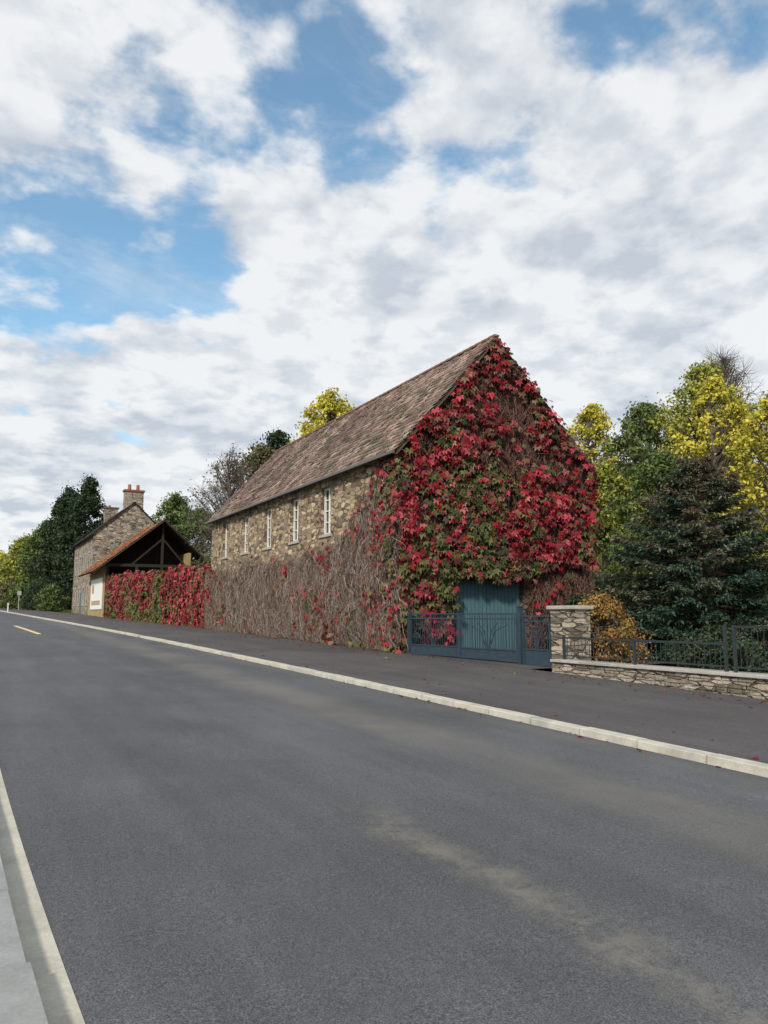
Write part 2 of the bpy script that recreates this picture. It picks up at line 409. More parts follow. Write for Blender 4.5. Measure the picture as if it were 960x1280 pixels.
dd=rng.random(n)<np.where((x>XR-1)&(z>7),.3,.14);c=np.where(dd[:,None],pick(DRY,n),c)
parts.append(leafcards(np.stack([x,y,z],1),N,T,rng.uniform(.13,.27,n),.24,c,5))
n=8500
x=rng.uniform(X0,X1,n);z=rng.uniform(.6,ZR,n);roofz=np.where(x<XR,ZE+(x-X0)*sL,ZE+(X1-x)*sR)
k=(z<roofz)&~((x>14.45)&(x<17.5)&(z<3))&~((x>17.4)&(z<3.4)&(rng.random(n)<.7))&~((x>15.2)&(z>6.9)&(rng.random(n)<.6));x=x[k];z=z[k];n=len(x)
N=nrm(np.stack([rng.normal(0,.5,n),-np.ones(n),rng.normal(.1,.4,n)],1));T=np.stack([rng.normal(0,.5,n),0*x,-np.ones(n)],1)
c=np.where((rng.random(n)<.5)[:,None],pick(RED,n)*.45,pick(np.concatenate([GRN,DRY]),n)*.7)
parts.append(leafcards(np.stack([x,Y0-.03-.06*rng.random(n),z],1),N,T,rng.uniform(.1,.2,n),.3,c,3))
def top_line(y): 
    return 4.35+.7*(fb(y,y*0,21,1.6)-.5)+np.clip((26.6-y)/3.6,0,1)**.9*2.9
n=17000
y=rng.uniform(Y0-.25,Y1,n);z=rng.uniform(.7,7.15,n);tp=top_line(y)
f=fb(y,z,71,1.1)
pr=np.clip((f-.56)*2.0,0.015,.5)
near=np.clip((24.3-y)/1.9,0,1)
pr=np.maximum(pr,near*.7*np.clip(1.1-(z<4)*.55,0,1))
pr=np.maximum(pr,.25*(z>4.4)*np.clip((fb(y,z,77,.6)-.35)*4,0,1))
pr=np.maximum(pr,.8*np.exp(-((y-27.6)**2/1.4+(z-1.7)**2/.8)))
pr=np.maximum(pr,.6*np.clip((y-41)/3,0,1))
k=(z<tp+.35*rng.random(n)-.1)&(rng.random(n)<pr*.72);y=y[k];z=z[k];f=f[k];n=len(y)
N=nrm(np.stack([-np.ones(n),rng.normal(-.2,.5,n),rng.normal(.35,.4,n)],1));T=np.stack([0*y,rng.normal(0,.8,n),-np.ones(n)],1)
gs=fb(y,z,73,.9)+rng.normal(0,.08,n)-.25*np.exp(-((y-27.6)**2/2+(z-1.7)**2/2))-.12*(y<24.5)
c=np.where((gs>.5)[:,None],pick(GRN,n)*1.2,pick(RED,n,[.25,.25,.2,.1,.15,.05]));dd=rng.random(n)<.25;c=np.where(dd[:,None],pick(DRY,n)*1.3,c)
xx=X0-.06-.36*fb(y,z,75,.7)*(z<5)-.1*rng.random(n)
parts.append(leafcards(np.stack([xx,y,z],1),N,T,rng.uniform(.1,.21,n),.24,c,5))
V,F,c=merge(parts);creeper=empty('virginia_creeper')
mesh('leaves',V,F,M_leaf,c,creeper)
def vines(n,ylo,yhi,drop,colors,r0=.007,wob_=.06,outk=1.0,thin=True):
    K=8;y=rng.uniform(ylo,yhi,n);tp=top_line(y)+rng.normal(0,.12,n)
    zt=tp-(tp-.6)*rng.random(n)**1.15*.88
    if thin:
        keep=(zt<4.5)|(rng.random(n)<.30);keep&=rng.random(n)<np.clip((fb(y,zt,85,.8)-.2)*3,.25,1);y=y[keep];tp=tp[keep];zt=zt[keep];n=len(y)
    ln=rng.uniform(.3,1,n)*drop;zz=np.maximum(zt-ln,.65)
    s=np.linspace(0,1,K)[None]
    Z=zt[:,None]+(zz-zt)[:,None]*s+rng.normal(0,.02,(n,K))
    wob=np.cumsum(rng.normal(0,wob_,(n,K)),1)+rng.normal(0,.22,(n,1))*s
    out=(.04+.46*fb(y,zt,81,.8)*(zt<4.8))*outk
    X=X0-.02-(out[:,None]*np.sin(np.pi*(s*.7+.12))+np.abs(rng.normal(0,.03,(n,K))))
    P=np.stack([X,y[:,None]+wob,Z],2)
    Rr=(rng.uniform(.5,1.3,n)*r0)[:,None]*np.linspace(1.1,.5,K)[None]
    V,F=tubes(P,Rr);c=np.repeat(pick(colors,n)*(.6+.8*rng.random((n,1))),K*3,axis=0)
    return V,F,c
GREY=np.array([[.36,.3,.26],[.24,.18,.15],[.44,.38,.33],[.28,.19,.15],[.15,.10,.08]])
parts=[vines(9000,Y0-.1,Y1,1.4,GREY,.0105),vines(4500,Y0-.1,Y1,.8,GREY,.0075,.11,1.15),
       vines(1000,Y0-.1,27,2.6,GREY*.7,.012,.04,.4,False)]
n=4600;K=6
x=rng.uniform(X0,X1,n);rz=np.where(x<XR,ZE+(x-X0)*sL,ZE+(X1-x)*sR);z=.6+(rz-.7)*rng.random(n)
k=~((x>14.4)&(x<17.55)&(z<3.3));x=x[k];z=z[k];n=len(x)
s=np.linspace(0,1,K)[None];ang=rng.normal(0,.55,n);ln=rng.uniform(.4,1.3,n)
P=np.stack([x[:,None]+np.sin(ang)[:,None]*ln[:,None]*s+np.cumsum(rng.normal(0,.04,(n,K)),1),Y0-.03-.15*rng.random((n,1))*np.ones((1,K))-rng.random((n,K))*.05,z[:,None]-np.cos(ang)[:,None]*ln[:,None]*s],2)
P[:,:,2]=np.maximum(P[:,:,2],.55)
inside=(P[:,:,0]>14.45)&(P[:,:,0]<17.5)&(P[:,:,2]<2.7);ok=~inside.any(1)&(P[:,:,0]>X0-.1).all(1)&(P[:,:,0]<X1+.1).all(1);P=P[ok];n=len(P)
V,F=tubes(P,(rng.uniform(.006,.012,n))[:,None]*np.ones((1,K)));DV=np.array([[.16,.07,.055],[.22,.12,.09],[.11,.05,.04],[.26,.17,.14]])
parts.append((V,F,np.repeat(pick(DV,n),K*3,axis=0)))
V,F,c=merge(parts);mesh('bare_vines',V,F,M_bark,c,creeper)
# ------------------------------------------------------------------ ivy covered boundary wall
bw=empty('ivy_covered_wall')
A=np.array([12.37,44.65]);B=np.array([10.75,70.6]);u=(B-A)/np.linalg.norm(B-A);nn=np.array([-u[1],u[0]]);nn=nn if nn[0]<0 else -nn;Lw=np.linalg.norm(B-A)
g=Geo();K=13
for i in range(K-1):
    p=A+u*Lw*i/(K-1);q=A+u*Lw*(i+1)/(K-1)
    zz=[float(zg(p[1])),float(zg(q[1]))];b=len(g.V)
    for P_,z_ in((p,zz[0]),(q,zz[1])):
        for o in (0,.4):
            for h in (-.1,3.6): g.V.append((P_[0]-nn[0]*o,P_[1]-nn[1]*o,z_+h))
    for f in[(0,1,5,4),(2,6,7,3),(1,3,7,5)]+([(0,2,3,1)] if i==0 else [])+([(4,5,7,6)] if i==K-2 else []): g.F.append(tuple(b+k for k in f))
g.out('wall',M_stone,bw)
n=17000
s=rng.uniform(-.2,Lw,n);h=rng.uniform(.12,4.1,n)
tp=3.75+.7*(fb(s,s*0,31,1.1)-.5);k=(h<tp)&(rng.random(n)<np.clip((fb(s,h,33,.9)-.2)*3,.25,1));s=s[k];h=h[k];n=len(s)
out=.08+.45*fb(s,h,35,.7)
P2=A[None]+u[None]*s[:,None]+nn[None]*out[:,None];top=h>3.4;P2=P2-nn[None]*(top*rng.random(n)*.5)[:,None]
C=np.stack([P2[:,0],P2[:,1],zg(P2[:,1])+h],1)
N=nrm(np.stack([-np.ones(n),rng.normal(-.3,.6,n),rng.normal(.5,.5,n)],1));T=np.stack([0*s,rng.normal(0,.9,n),-np.ones(n)],1)
gs=.55*fb(s,h*.6,37,3.2)+.45*fb(s,h,137,.9)+rng.normal(0,.06,n)-.035*(h-2)
c=np.where((gs>.52)[:,None],pick(GRN,n)*1.25,pick(RED,n)*(.5+.9*fb(s,h,39,.8))[:,None]);dd=rng.random(n)<.14;c=np.where(dd[:,None],pick(DRY,n)*1.2,c)
V,F,c=leafcards(C,N,T,rng.uniform(.16,.30,n),.3,c,3);mesh('creeper_leaves',V,F,M_leaf,c,bw)
# ------------------------------------------------------------------ fallen leaves
n=2600
y=rng.uniform(8,70,n);edge=np.where(y<44.6,12.35,12.35-(y-44.6)*.062);x=edge-np.abs(rng.exponential(.45,n))-.05
k=(x>7.6-sh(y))&(rng.random(n)<np.where(y<20,.25,1));x=x[k];y=y[k]
ym=1400;y2=rng.uniform(3,60,ym);x2=7.35-sh(y2)+np.where(rng.random(ym)<.5,-.02-rng.exponential(.05,ym),.3+rng.exponential(1.2,ym));k=rng.random(ym)<.22;x=np.concatenate([x,x2[k]]);y=np.concatenate([y,y2[k]]);n=len(x)
onp=x>7.35-sh(y)
C=np.stack([x,y,zg(y)+np.where(onp,.085,.01)],1);C[:,2]+=np.where(onp&(x<7.57-sh(y)),.02,0)
N=nrm(np.stack([rng.normal(0,.2,n),rng.normal(0,.2,n),np.ones(n)],1));a=rng.uniform(0,6.28,n);T=np.stack([np.cos(a),np.sin(a),0*a],1)
c=np.where((rng.random(n)<.4)[:,None],pick(RED,n)*.8,pick(np.array([[.2,.1,.04],[.3,.2,.06],[.14,.08,.04]]),n))
V,F,c=leafcards(C,N,T,rng.uniform(.04,.11,n),.33,c,1,.1);mesh('fallen_leaves',V,F,M_leaf,c)
n=1500;y=rng.uniform(22,70,n);edge=np.where(y<44.6,12.33,12.3-(y-44.6)*.062)
k=fb(y,y*0,51,1.2)>.48;y=y[k];edge=edge[k];n=len(y);C=np.stack([edge-rng.random(n)*.22,y,zg(y)+.07],1)
N=nrm(np.stack([rng.normal(-1,.4,n),rng.normal(0,.6,n),.3*np.ones(n)],1));T=np.stack([rng.normal(-.3,.4,n),rng.normal(0,.4,n),np.ones(n)],1)
V,F,c=leafcards(C,N,T,rng.uniform(.1,.35,n),.14,pick(GRN,n)*1.3,3);mesh('weeds',V,F,M_leaf,c)
# ------------------------------------------------------------------ gate
gate=empty('metal_gate');gp=lambda q:(12.42+.88*q,21.45-5.85*q)
g=Geo()
def P3(q,z): x,y=gp(q);return (x,y,z)
def leaf(q0,q1,nb,zlow,zt,pan):
    for q in(q0,q1): g.beam(P3(q,zlow),P3(q,zt),.06)
    for z in(zt,zt-.14,zlow+.03,zlow+pan): g.beam(P3(q0,z),P3(q1,z),.04,.04)
    for i in range(1,nb): 
        q=q0+(q1-q0)*i/nb;g.beam(P3(q,zlow+pan),P3(q,zt),.014)
    m=(q0+q1)/2
    g.poly([P3(q0,zlow+.03),P3(q1,zlow+.03),P3(q1,zlow+pan),P3(q0,zlow+pan)])
    for i in range(-2,3):
        pts=[(m+i*.006*(q1-q0)/.4,zlow+pan),(m+i*.025*(q1-q0)/.4,zlow+.8),(m+i*.07*(q1-q0)/.4,zt-.2-abs(i)*.05)]
        for a,b in zip(pts[:-1],pts[1:]): g.beam(P3(*a),P3(*b),.02)
leaf(.005,.395,22,.50,1.76,.3);leaf(.405,.79,22,.48,1.76,.3);leaf(.83,.985,9,.40,1.7,.42)
g.out('leaves',M_gate,gate)
g=Geo();x,y=gp(.81);g.box(x-.06,x+.06,y-.06,y+.06,.3,1.93);g.beam((x,y,1.93),(x,y,1.97),.15)
x,y=gp(0);g.box(x-.05,x+.05,y-.05,y+.05,.4,1.85);g.out('posts',M_gate,gate)
pil=empty('stone_gate_pillar')
g=Geo();px,py=13.36,15.0;g.box(px-.325,px+.325,py-.325,py+.325,.2,1.84);g.out('core',M_cap,pil)
g=Geo();z=.2
while z<1.83:
    h=min(rng.uniform(.09,.17),1.86-z)
    for side in range(4):
        a=-.345
        while a<.345-.02:
            l=min(rng.uniform(.14,.34),.345-a)
            if .345-a-l<.08:l=.345-a
            o=.345+rng.uniform(-.008,.012)
            if side==0:b_=(px+a+.006,px+a+l-.006,py-o,py-.3)
            elif side==1:b_=(px+a+.006,px+a+l-.006,py+.3,py+o)
            elif side==2:b_=(px-o,px-.3,py+a+.006,py+a+l-.006)
            else:b_=(px+.3,px+o,py+a+.006,py+a+l-.006)
            g.box(*b_,z+.006+rng.random()*.003,z+h-.006-rng.random()*.003);a+=l
    z+=h
M_block=stone('pillar_stone',[(.16,.13,.10),(.42,.36,.28),(.23,.2,.16),(.5,.43,.34)],(.3,.26,.2),sc=(2.2,2.2,7.5),stain=.4)
g.out('stones',M_block,pil,.006)
g=Geo();g.box(px-.42,px+.42,py-.42,py+.42,1.864,1.96);g.out('cap',M_cap,pil,.02)
lw=empty('low_stone_wall')
g=Geo();g.box(12.58,12.92,-14,14.75,-.4,.60);g.box(12.92,13.5,14.35,14.65,-.1,.60);g.out('core',M_stone_lt,lw,.01)
g=Geo();z=-.12;
while z<.59:
    h=min(rng.uniform(.07,.14),.60-z)
    if h<.03: break
    y=2.0
    while y<14.75:
        l=min(rng.uniform(.12,.36),14.78-y)
        if z+h>zg(y)+.05: g.box(12.56-rng.uniform(-.008,.014),12.7,y+.007,y+l-.007,z+.006+rng.random()*.004,z+h-.006-rng.random()*.004)
        y+=l
    z+=h
g.out('face_stones',M_block,lw,.006)
g=Geo();y=-14
while y<14.6: g.box(12.50,12.98,y+.004,min(y+1.2,14.8)-.004,.603,.665);y+=1.2
g.out('coping',M_cap,lw,.01)
rail=empty('metal_railing');g=Geo();x=12.74
ends=[14.55,12.3,10.0,9.8,7.3,4.8,2.2,-.3,-2.8,-5.3,-7.8,-10.3,-12.8]
for y in ends: g.beam((x,y,.66),(x,y,1.22 if y>10.1 else 1.54),.05)
for a,b in zip(ends[:-1],ends[1:]):
    if a-b<.3: continue
    top=1.18 if a>10.1 else 1.51
    for z,w in((top,.045),(.76,.03)): g.beam((x,a,z),(x,b,z),w)
    nb=int((a-b)/.12)
    for i in range(1,nb): yy=a+(b-a)*i/nb;g.beam((x,yy,.76),(x,yy,top),.010)
g.out('panels',M_rail,rail)
# ------------------------------------------------------------------ open shed
shed=empty('timber_shed')
g=Geo()
g.box(10.35,10.6,71.2,80.8,1.2,6.3);g.box(17.6,17.85,71.2,80.8,1.2,7.4);g.out('side_walls',M_ocre,shed)
g=Geo();g.poly([(10.6,74.5,1.2),(17.6,74.5,1.2),(17.6,74.5,8.0),(15.2,74.5,10.1),(10.6,74.5,6.5)]);g.box(10.4,17.8,71.1,71.25,1.2,4.9);g.out('back_boards',M_dark,shed)
g=Geo()
g.beam((10.4,71.1,6.1),(17.8,71.1,6.1),.2,.25);g.beam((15.2,71.1,6.2),(15.2,71.1,9.9),.2)
g.beam((12.6,71.1,6.2),(15.2,71.1,8.6),.14);g.beam((17.3,71.1,6.2),(15.2,71.1,8.6),.14)
for x in(10.5,13,15.2,17.7): g.beam((x,71.1,1.3),(x,71.1,6),.22)
for y in(73.5,76,78.5):
    g.beam((10.5,y,6.1),(17.7,y,6.1),.18);g.beam((15.2,y,6.1),(15.2,y,9.9),.16)
g.out('timber_frame',M_dark,shed)
def rust(y,s,n): 
    c=np.array([.42,.17,.08])*(.55+.7*rng.random((n,1)));m=(fb(y,s,90,1)>.6)[:,None];return np.where(m,c*np.array([.6,.75,.8]),c)
roof(shed,9.3,5.5,15.2,10.3,70.5,81.2,.3,.28,rust,.14,'roof_left');roof(shed,18.9,7.0,15.202,10.298,70.5,81.2,.3,.28,rust,.14,'roof_right')
g=Geo();g.beam((9.3,70.48,5.4),(15.2,70.48,10.2),.04,.24,up=(0,1,0));g.beam((18.9,70.48,6.9),(15.2,70.48,10.2),.04,.24,up=(0,1,0));g.out('verge_boards',M_timber,shed)
post=empty('poster_panel');g=Geo();g.box(10.28,10.34,72.2,79.2,2.2,5.0);g.out('board',plain('poster_white',(.75,.75,.72),.5,0,.1),post)
g=Geo();g.box(10.27,10.277,73,78.4,2.6,3.0);g.box(10.27,10.277,77,78.4,3.7,4.5);g.out('print',plain('poster_print',(.45,.33,.2),.5,0,.4),post)
# ------------------------------------------------------------------ stone house
house=empty('stone_house')
hx0,hx1,hy0,hy1,he,hxr,hr=10.7,18.2,82.5,98,9.9,14.6,13.3
g=Geo();z0=1.3
yw=[85,88.3,92.2,95.4]
cols_=[hy0]
for w in yw: cols_+=[w-.55,w+.55]
cols_.append(hy1);rows_=[z0,2.8,4.6,6.3,8.1,he]
gw=Geo();fw=Geo();sw=Geo()
for i in range(len(cols_)-1):
    for j in range(5):
        a,b,c_,d_=cols_[i],cols_[i+1],rows_[j],rows_[j+1]
        if i%2==1 and j in(1,3):
            x=hx0+.2
            g.poly([(hx0,a,c_),(x,a,c_),(x,a,d_),(hx0,a,d_)]);g.poly([(hx0,b,c_),(hx0,b,d_),(x,b,d_),(x,b,c_)]);g.poly([(hx0,a,c_),(hx0,b,c_),(x,b,c_),(x,a,c_)]);g.poly([(hx0,a,d_),(x,a,d_),(x,b,d_),(hx0,b,d_)])
            gw.poly([(x,a,c_),(x,b,c_),(x,b,d_),(x,a,d_)])
            for p,q in((a,a+.1),(b-.1,b),((a+b)/2-.05,(a+b)/2+.05)): fw.box(x-.06,x-.01,p,q,c_,d_)
            fw.box(x-.055,x-.012,a,b,(c_+d_)/2-.04,(c_+d_)/2+.04)
            sw.box(hx0-.08,hx0+.1,a-.1,b+.1,c_-.14,c_-.003);sw.box(hx0-.03,hx0+.1,a-.15,b+.15,d_+.003,d_+.22)
            for p,q in((a-.22,a-.003),(b+.003,b+.22)): sw.box(hx0-.03,hx0+.1,p,q,c_+.003,d_)
            continue
        g.poly([(hx0,a,c_),(hx0,a,d_),(hx0,b,d_),(hx0,b,c_)])
g.poly([(hx1,hy0,z0),(hx1,hy1,z0),(hx1,hy1,he),(hx1,hy0,he)])
for y in(hy0,hy1): g.poly([(hx0,y,z0),(hx1,y,z0),(hx1,y,he),(hxr,y,hr),(hx0,y,he)])
g.out('walls',M_stone_house,house);gw.out('window_glass',M_glassd,house);fw.out('window_frames',M_white,house);sw.out('window_surrounds',M_cap,house)
g=Geo();g.box(hx0-.03,hx0+.05,89.7,90.8,1.6,4.1);g.out('door',M_teal,house)
def slate(y,s,n): return np.array([.06,.06,.068])*(.6+.8*rng.random((n,1)))
roof(house,hx0-.4,he-.25,hxr,hr+.12,hy0-.15,hy1+.15,.3,.3,slate,.12,'roof_street');roof(house,hx1+.4,he-.25,hxr+.002,hr+.118,hy0-.15,hy1+.15,.3,.3,slate,.12,'roof_back')
g=Geo();g.box(hxr-1.0,hxr+.9,hy0-.003,hy0+.9,hr-1.2,hr+1.2);g.box(hxr-.8,hxr+.7,hy1-.9,hy1,hr-1,hr+1.2);g.out('chimney_stacks',M_stone_house,house)
g=Geo();g.box(hxr-1.1,hxr+1.0,hy0-.1,hy0+1.0,hr+1.203,hr+1.4);g.box(hxr-.9,hxr+.8,hy1-1,hy1+.1,hr+1.203,hr+1.38);g.out('chimney_caps',M_brick,house)
g=Geo()
for x in(-.5,.35):
    for k in range(8):
        a=k*math.pi/4;b=(k+1)*math.pi/4;cx,cy=hxr+x,hy0+.45
        g.poly([(cx+.2*math.cos(a),cy+.2*math.sin(a),hr+1.4),(cx+.2*math.cos(b),cy+.2*math.sin(b),hr+1.4),(cx+.16*math.cos(b),cy+.16*math.sin(b),hr+2.0),(cx+.16*math.cos(a),cy+.16*math.sin(a),hr+2.0)])
g.out('chimney_pots',M_pot,house)
# ------------------------------------------------------------------ trees
BK=np.array([.12,.10,.085])
def tree(name,x,y,H,r,pal,seed,base=.3,ncl=70,per=90,ls=.32,rc=.8,bark=BK,pointy=1.0,bare=False):
    global rng
    old=rng;rng=np.random.default_rng(seed)
    z0=float(zg(y));e=empty(name)
    if not bare: ncl=int(ncl*1.7);rc*=.8;per=int(per*.62);ls*=.85
    cz0=H*base;ch=H-cz0
    t=rng.random(ncl)**.9;ang=rng.uniform(0,6.283,ncl)
    prof=np.sin(np.pi*np.clip(t*.93+.07,0,1)**(.75*pointy))**.7
    lob=.62+.75*noise2(np.cos(ang)*2+t*4,np.sin(ang)*2+t*2,seed,1.1)
    rad=r*prof*np.sqrt(rng.uniform(.15,1,ncl))*lob
    cc=np.stack([x+rad*np.cos(ang),y+rad*np.sin(ang),z0+cz0+t*ch*.96],1)
    crc=rc*(.5+.9*rng.random(ncl))*(1-.35*t)
    K=7;s=np.linspace(0,1,K);wx=np.cumsum(rng.normal(0,.012*H,K));wy=np.cumsum(rng.normal(0,.012*H,K));wx-=wx[0];wy-=wy[0]
    tp=np.stack([x+wx,y+wy,z0-.1+s*H*.9],1);tr=.02*H*(1-s*.9)+.02
    parts=[(*tubes(tp[None],tr[None],7),bark)]
    hh=np.clip((cc[:,2]-z0)-rad*.9-.6,H*base*.6,H*.86);si=hh/(H*.9)
    st=np.stack([np.interp(si,s,tp[:,0]),np.interp(si,s,tp[:,1]),z0+hh],1);mid=(st+cc)/2+np.stack([rng.normal(0,.15,ncl),rng.normal(0,.15,ncl),rng.normal(-.1,.2,ncl)],1)
    Pb=np.stack([st,mid,cc],1);rb=np.stack([np.full(ncl,.005*H),np.full(ncl,.003*H),np.full(ncl,.012)],1)
    parts.append((*tubes(Pb,rb,4),bark))
    m=ncl*(14 if bare else 5);id_=rng.integers(0,ncl,m);d=nrm(rng.normal(0,1,(m,3))+np.array([0,0,.5]))*crc[id_][:,None]*1.1
    f0=rng.uniform(.4,1,m)[:,None];s0=mid[id_]*(1-f0)+cc[id_]*f0
    parts.append((*tubes(np.stack([s0,s0+d*.5+rng.normal(0,.08,(m,3)),s0+d],1),np.tile([[.018,.012,.006]],(m,1)),3),bark))
    V,F,c=merge(parts);mesh('trunk_and_limbs',V,F,M_bark,c,e)
    if per:
        n=ncl*per;id_=np.repeat(np.arange(ncl),per)
        d=rng.normal(0,.55,(n,3));d[:,2]*=.75
        ln=np.linalg.norm(d,axis=1,keepdims=True);d=np.where(ln>1.35,d/ln*1.35,d)
        C=cc[id_]+d*crc[id_][:,None];C[:,2]=np.maximum(C[:,2],z0+.05)
        N=nrm(d+rng.normal(0,.6,(n,3))+np.array([0,0,.4]));T=rng.normal(0,1,(n,3))+np.array([0,0,-.4])
        pal=np.asarray(pal);cl=rng.random(ncl)*.65;w=np.clip(cl[id_]+.35*rng.random(n)+.1*d[:,2],0,.999)*(len(pal)-1)
        i0=w.astype(int);fr=(w-i0)[:,None];c=pal[i0]*(1-fr)+pal[np.minimum(i0+1,len(pal)-1)]*fr
        c=c*(.7+.45*rng.random((n,1)))
        V,F,c=leafcards(C,N,T,rng.uniform(.6,1.2,n)*ls,.32,c,1)
        mesh('foliage',V,F,M_leaf,c,e)
    rng=old;return e
YEL=[(.34,.33,.05),(.54,.48,.06),(.68,.6,.08),(.42,.44,.07)]
YG=[(.15,.2,.04),(.27,.3,.055),(.42,.41,.07),(.2,.26,.05)]
GR=[(.06,.1,.035),(.10,.15,.045),(.15,.2,.06),(.18,.23,.07)]
DG=[(.022,.042,.02),(.04,.068,.03),(.06,.09,.04)]
OL=[(.09,.1,.05),(.15,.15,.07),(.2,.16,.08),(.13,.14,.07)]
tree('yellow_birch_tree',43.1,45,17.9,3.2,YEL,101,.25,100,90,.34,.9)
tree('garden_tree',30.6,31.3,9.6,3.2,YG,102,.05,110,100,.26,.8)
tree('garden_tree',42.8,39.4,16.6,5.0,GR,103,.2,140,100,.34,1.1)
tree('garden_tree',42.6,33.9,18.2,4.7,YG,104,.2,140,90,.32,1.0)
tree('yellow_birch_tree',36.2,28.2,14.6,3.2,YEL,105,.25,100,90,.28,.8)
tree('yellow_birch_tree',34.8,23.6,12.4,3.4,YEL,106,.25,105,90,.26,.8)
tree('bare_tree',47.2,36.0,20.2,4.2,GR,107,.3,190,0,.3,1.6,bare=True)
tree('garden_tree',31.9,28.3,9.8,3.9,GR,108,.05,120,100,.27,.9)
tree('garden_tree',27.5,24.5,6.2,3.2,GR,109,.02,100,100,.22,.8)
tree('garden_tree',36,18,10.5,3.6,YG,110,.15,100,90,.3,1)
tree('garden_tree',28,5,8,3.2,YG,111,.2,80,90,.28,.9)
tree('garden_tree',50,30,14,5,OL,112,.1,110,80,.4,1.2)
tree('yellow_birch_tree',30.7,68.6,23.0,4.2,YEL,120,.5,100,90,.42,1.15)
tree('garden_tree',26,71,18.8,3.6,DG,121,.3,90,90,.4,1.1)
tree('bare_tree',19.4,63.8,15.0,3.8,OL,122,.35,130,8,.25,1.4,bare=True)
tree('garden_tree',23,67,16.4,3.8,OL,123,.3,90,80,.36,1.1)
tree('garden_tree',25.3,111,17,5,GR,124,.1,110,90,.5,1.5)
tree('garden_tree',23.5,89.6,12.6,4.8,GR,125,.1,120,90,.42,1.2)
tree('garden_tree',19.5,91,9.6,3,DG,126,.1,80,90,.4,1.1)
tree('cypress_tree',15.0,122.5,20.4,3.9,DG,130,.02,130,140,.5,1.4,pointy=.7)
tree('cypress_tree',12.6,127,19.2,4.4,DG,131,.02,140,140,.5,1.5,pointy=.7)
tree('cypress_tree',10.2,131,14,3.8,GR,132,.02,110,120,.5,1.4)
tree('roadside_tree',8.4,154,12.6,5.6,YG,133,.05,120,110,.6,1.7)
tree('roadside_tree',4.6,176,11,5.8,YEL,134,.05,120,110,.6,1.7)
tree('roadside_tree',12,165,12.5,5.2,OL,135,.05,100,90,.6,1.6)
tree('roadside_tree',-2.0,215,12,6.5,GR,136,.05,110,90,.7,1.8)
tree('roadside_tree',-16,150,13,5,GR,137,.1,90,90,.6,1.6)
tree('roadside_tree',-14,95,12,4.5,YG,138,.1,90,90,.5,1.4)
def shrub(name,x,y,H,r,pal,seed,ls=.1,ncl=40,per=90): return tree(name,x,y,H,r,pal,seed,.02,ncl,per,ls,r*.36)
shrub('orange_shrub',15.0,15.65,1.95,1.08,[(.3,.11,.04),(.42,.2,.06),(.18,.14,.05),(.46,.3,.07),(.24,.07,.04)],150,.11,75,130)
shrub('garden_shrub',17.0,18.8,1.9,1.1,DG,151,.14)
shrub('garden_shrub',19.5,19.8,2.6,1.3,DG,152,.16)
shrub('garden_shrub',23.5,18.5,4.2,2.0,GR,153,.2,60,90)
shrub('garden_shrub',15.6,12.6,1.2,1.0,DG,161,.12,50,90)
shrub('garden_shrub',16.2,10.2,1.1,1.0,GR,162,.12,50,90)
shrub('roadside_shrub',9.0,104,3.2,2.0,GR,154,.3,50,90)
shrub('roadside_shrub',8.0,112,3.6,2.4,DG,155,.3,50,90)
shrub('roadside_shrub',6.6,121,3.6,2.4,GR,156,.35,50,90)
shrub('roadside_shrub',5.8,132,4,2.8,OL,157,.4,50,90)
shrub('roadside_shrub',4.4,145,4,2.8,GR,158,.4,50,90)
n=420;t=rng.random(n)
cx=np.where(t<.5,rng.uniform(20,420,n),rng.uniform(55,420,n));cy=rng.uniform(120,330,n)
cx[:130]=rng.uniform(58,110,130);cy[:130]=rng.uniform(-40,110,130);cx[130:220]=rng.uniform(-160,-50,90);cy[130:220]=rng.uniform(60,300,90)
rr=rng.uniform(2.5,5,n);hh=rng.uniform(1,9,n)
per=90;id_=np.repeat(np.arange(n),per);d=nrm(rng.normal(0,1,(n*per,3)))*rng.random((n*per,1))**.4
C=np.stack([cx,cy,zg(cy)+hh],1)[id_]+d*rr[id_][:,None];C[:,2]=np.maximum(C[:,2],zg(C[:,1])+.1)
pal=np.array(GR+OL+YG[:2]);c=pal[rng.integers(0,len(pal),n)][id_]*(.6+.6*rng.random((n*per,1)))
V,F,c=leafcards(C,nrm(d+rng.normal(0,.5,d.shape)),rng.normal(0,1,d.shape),rng.uniform(.7,1.5,n*per),.4,c,1);mesh('distant_trees',V,F,M_leaf,c)
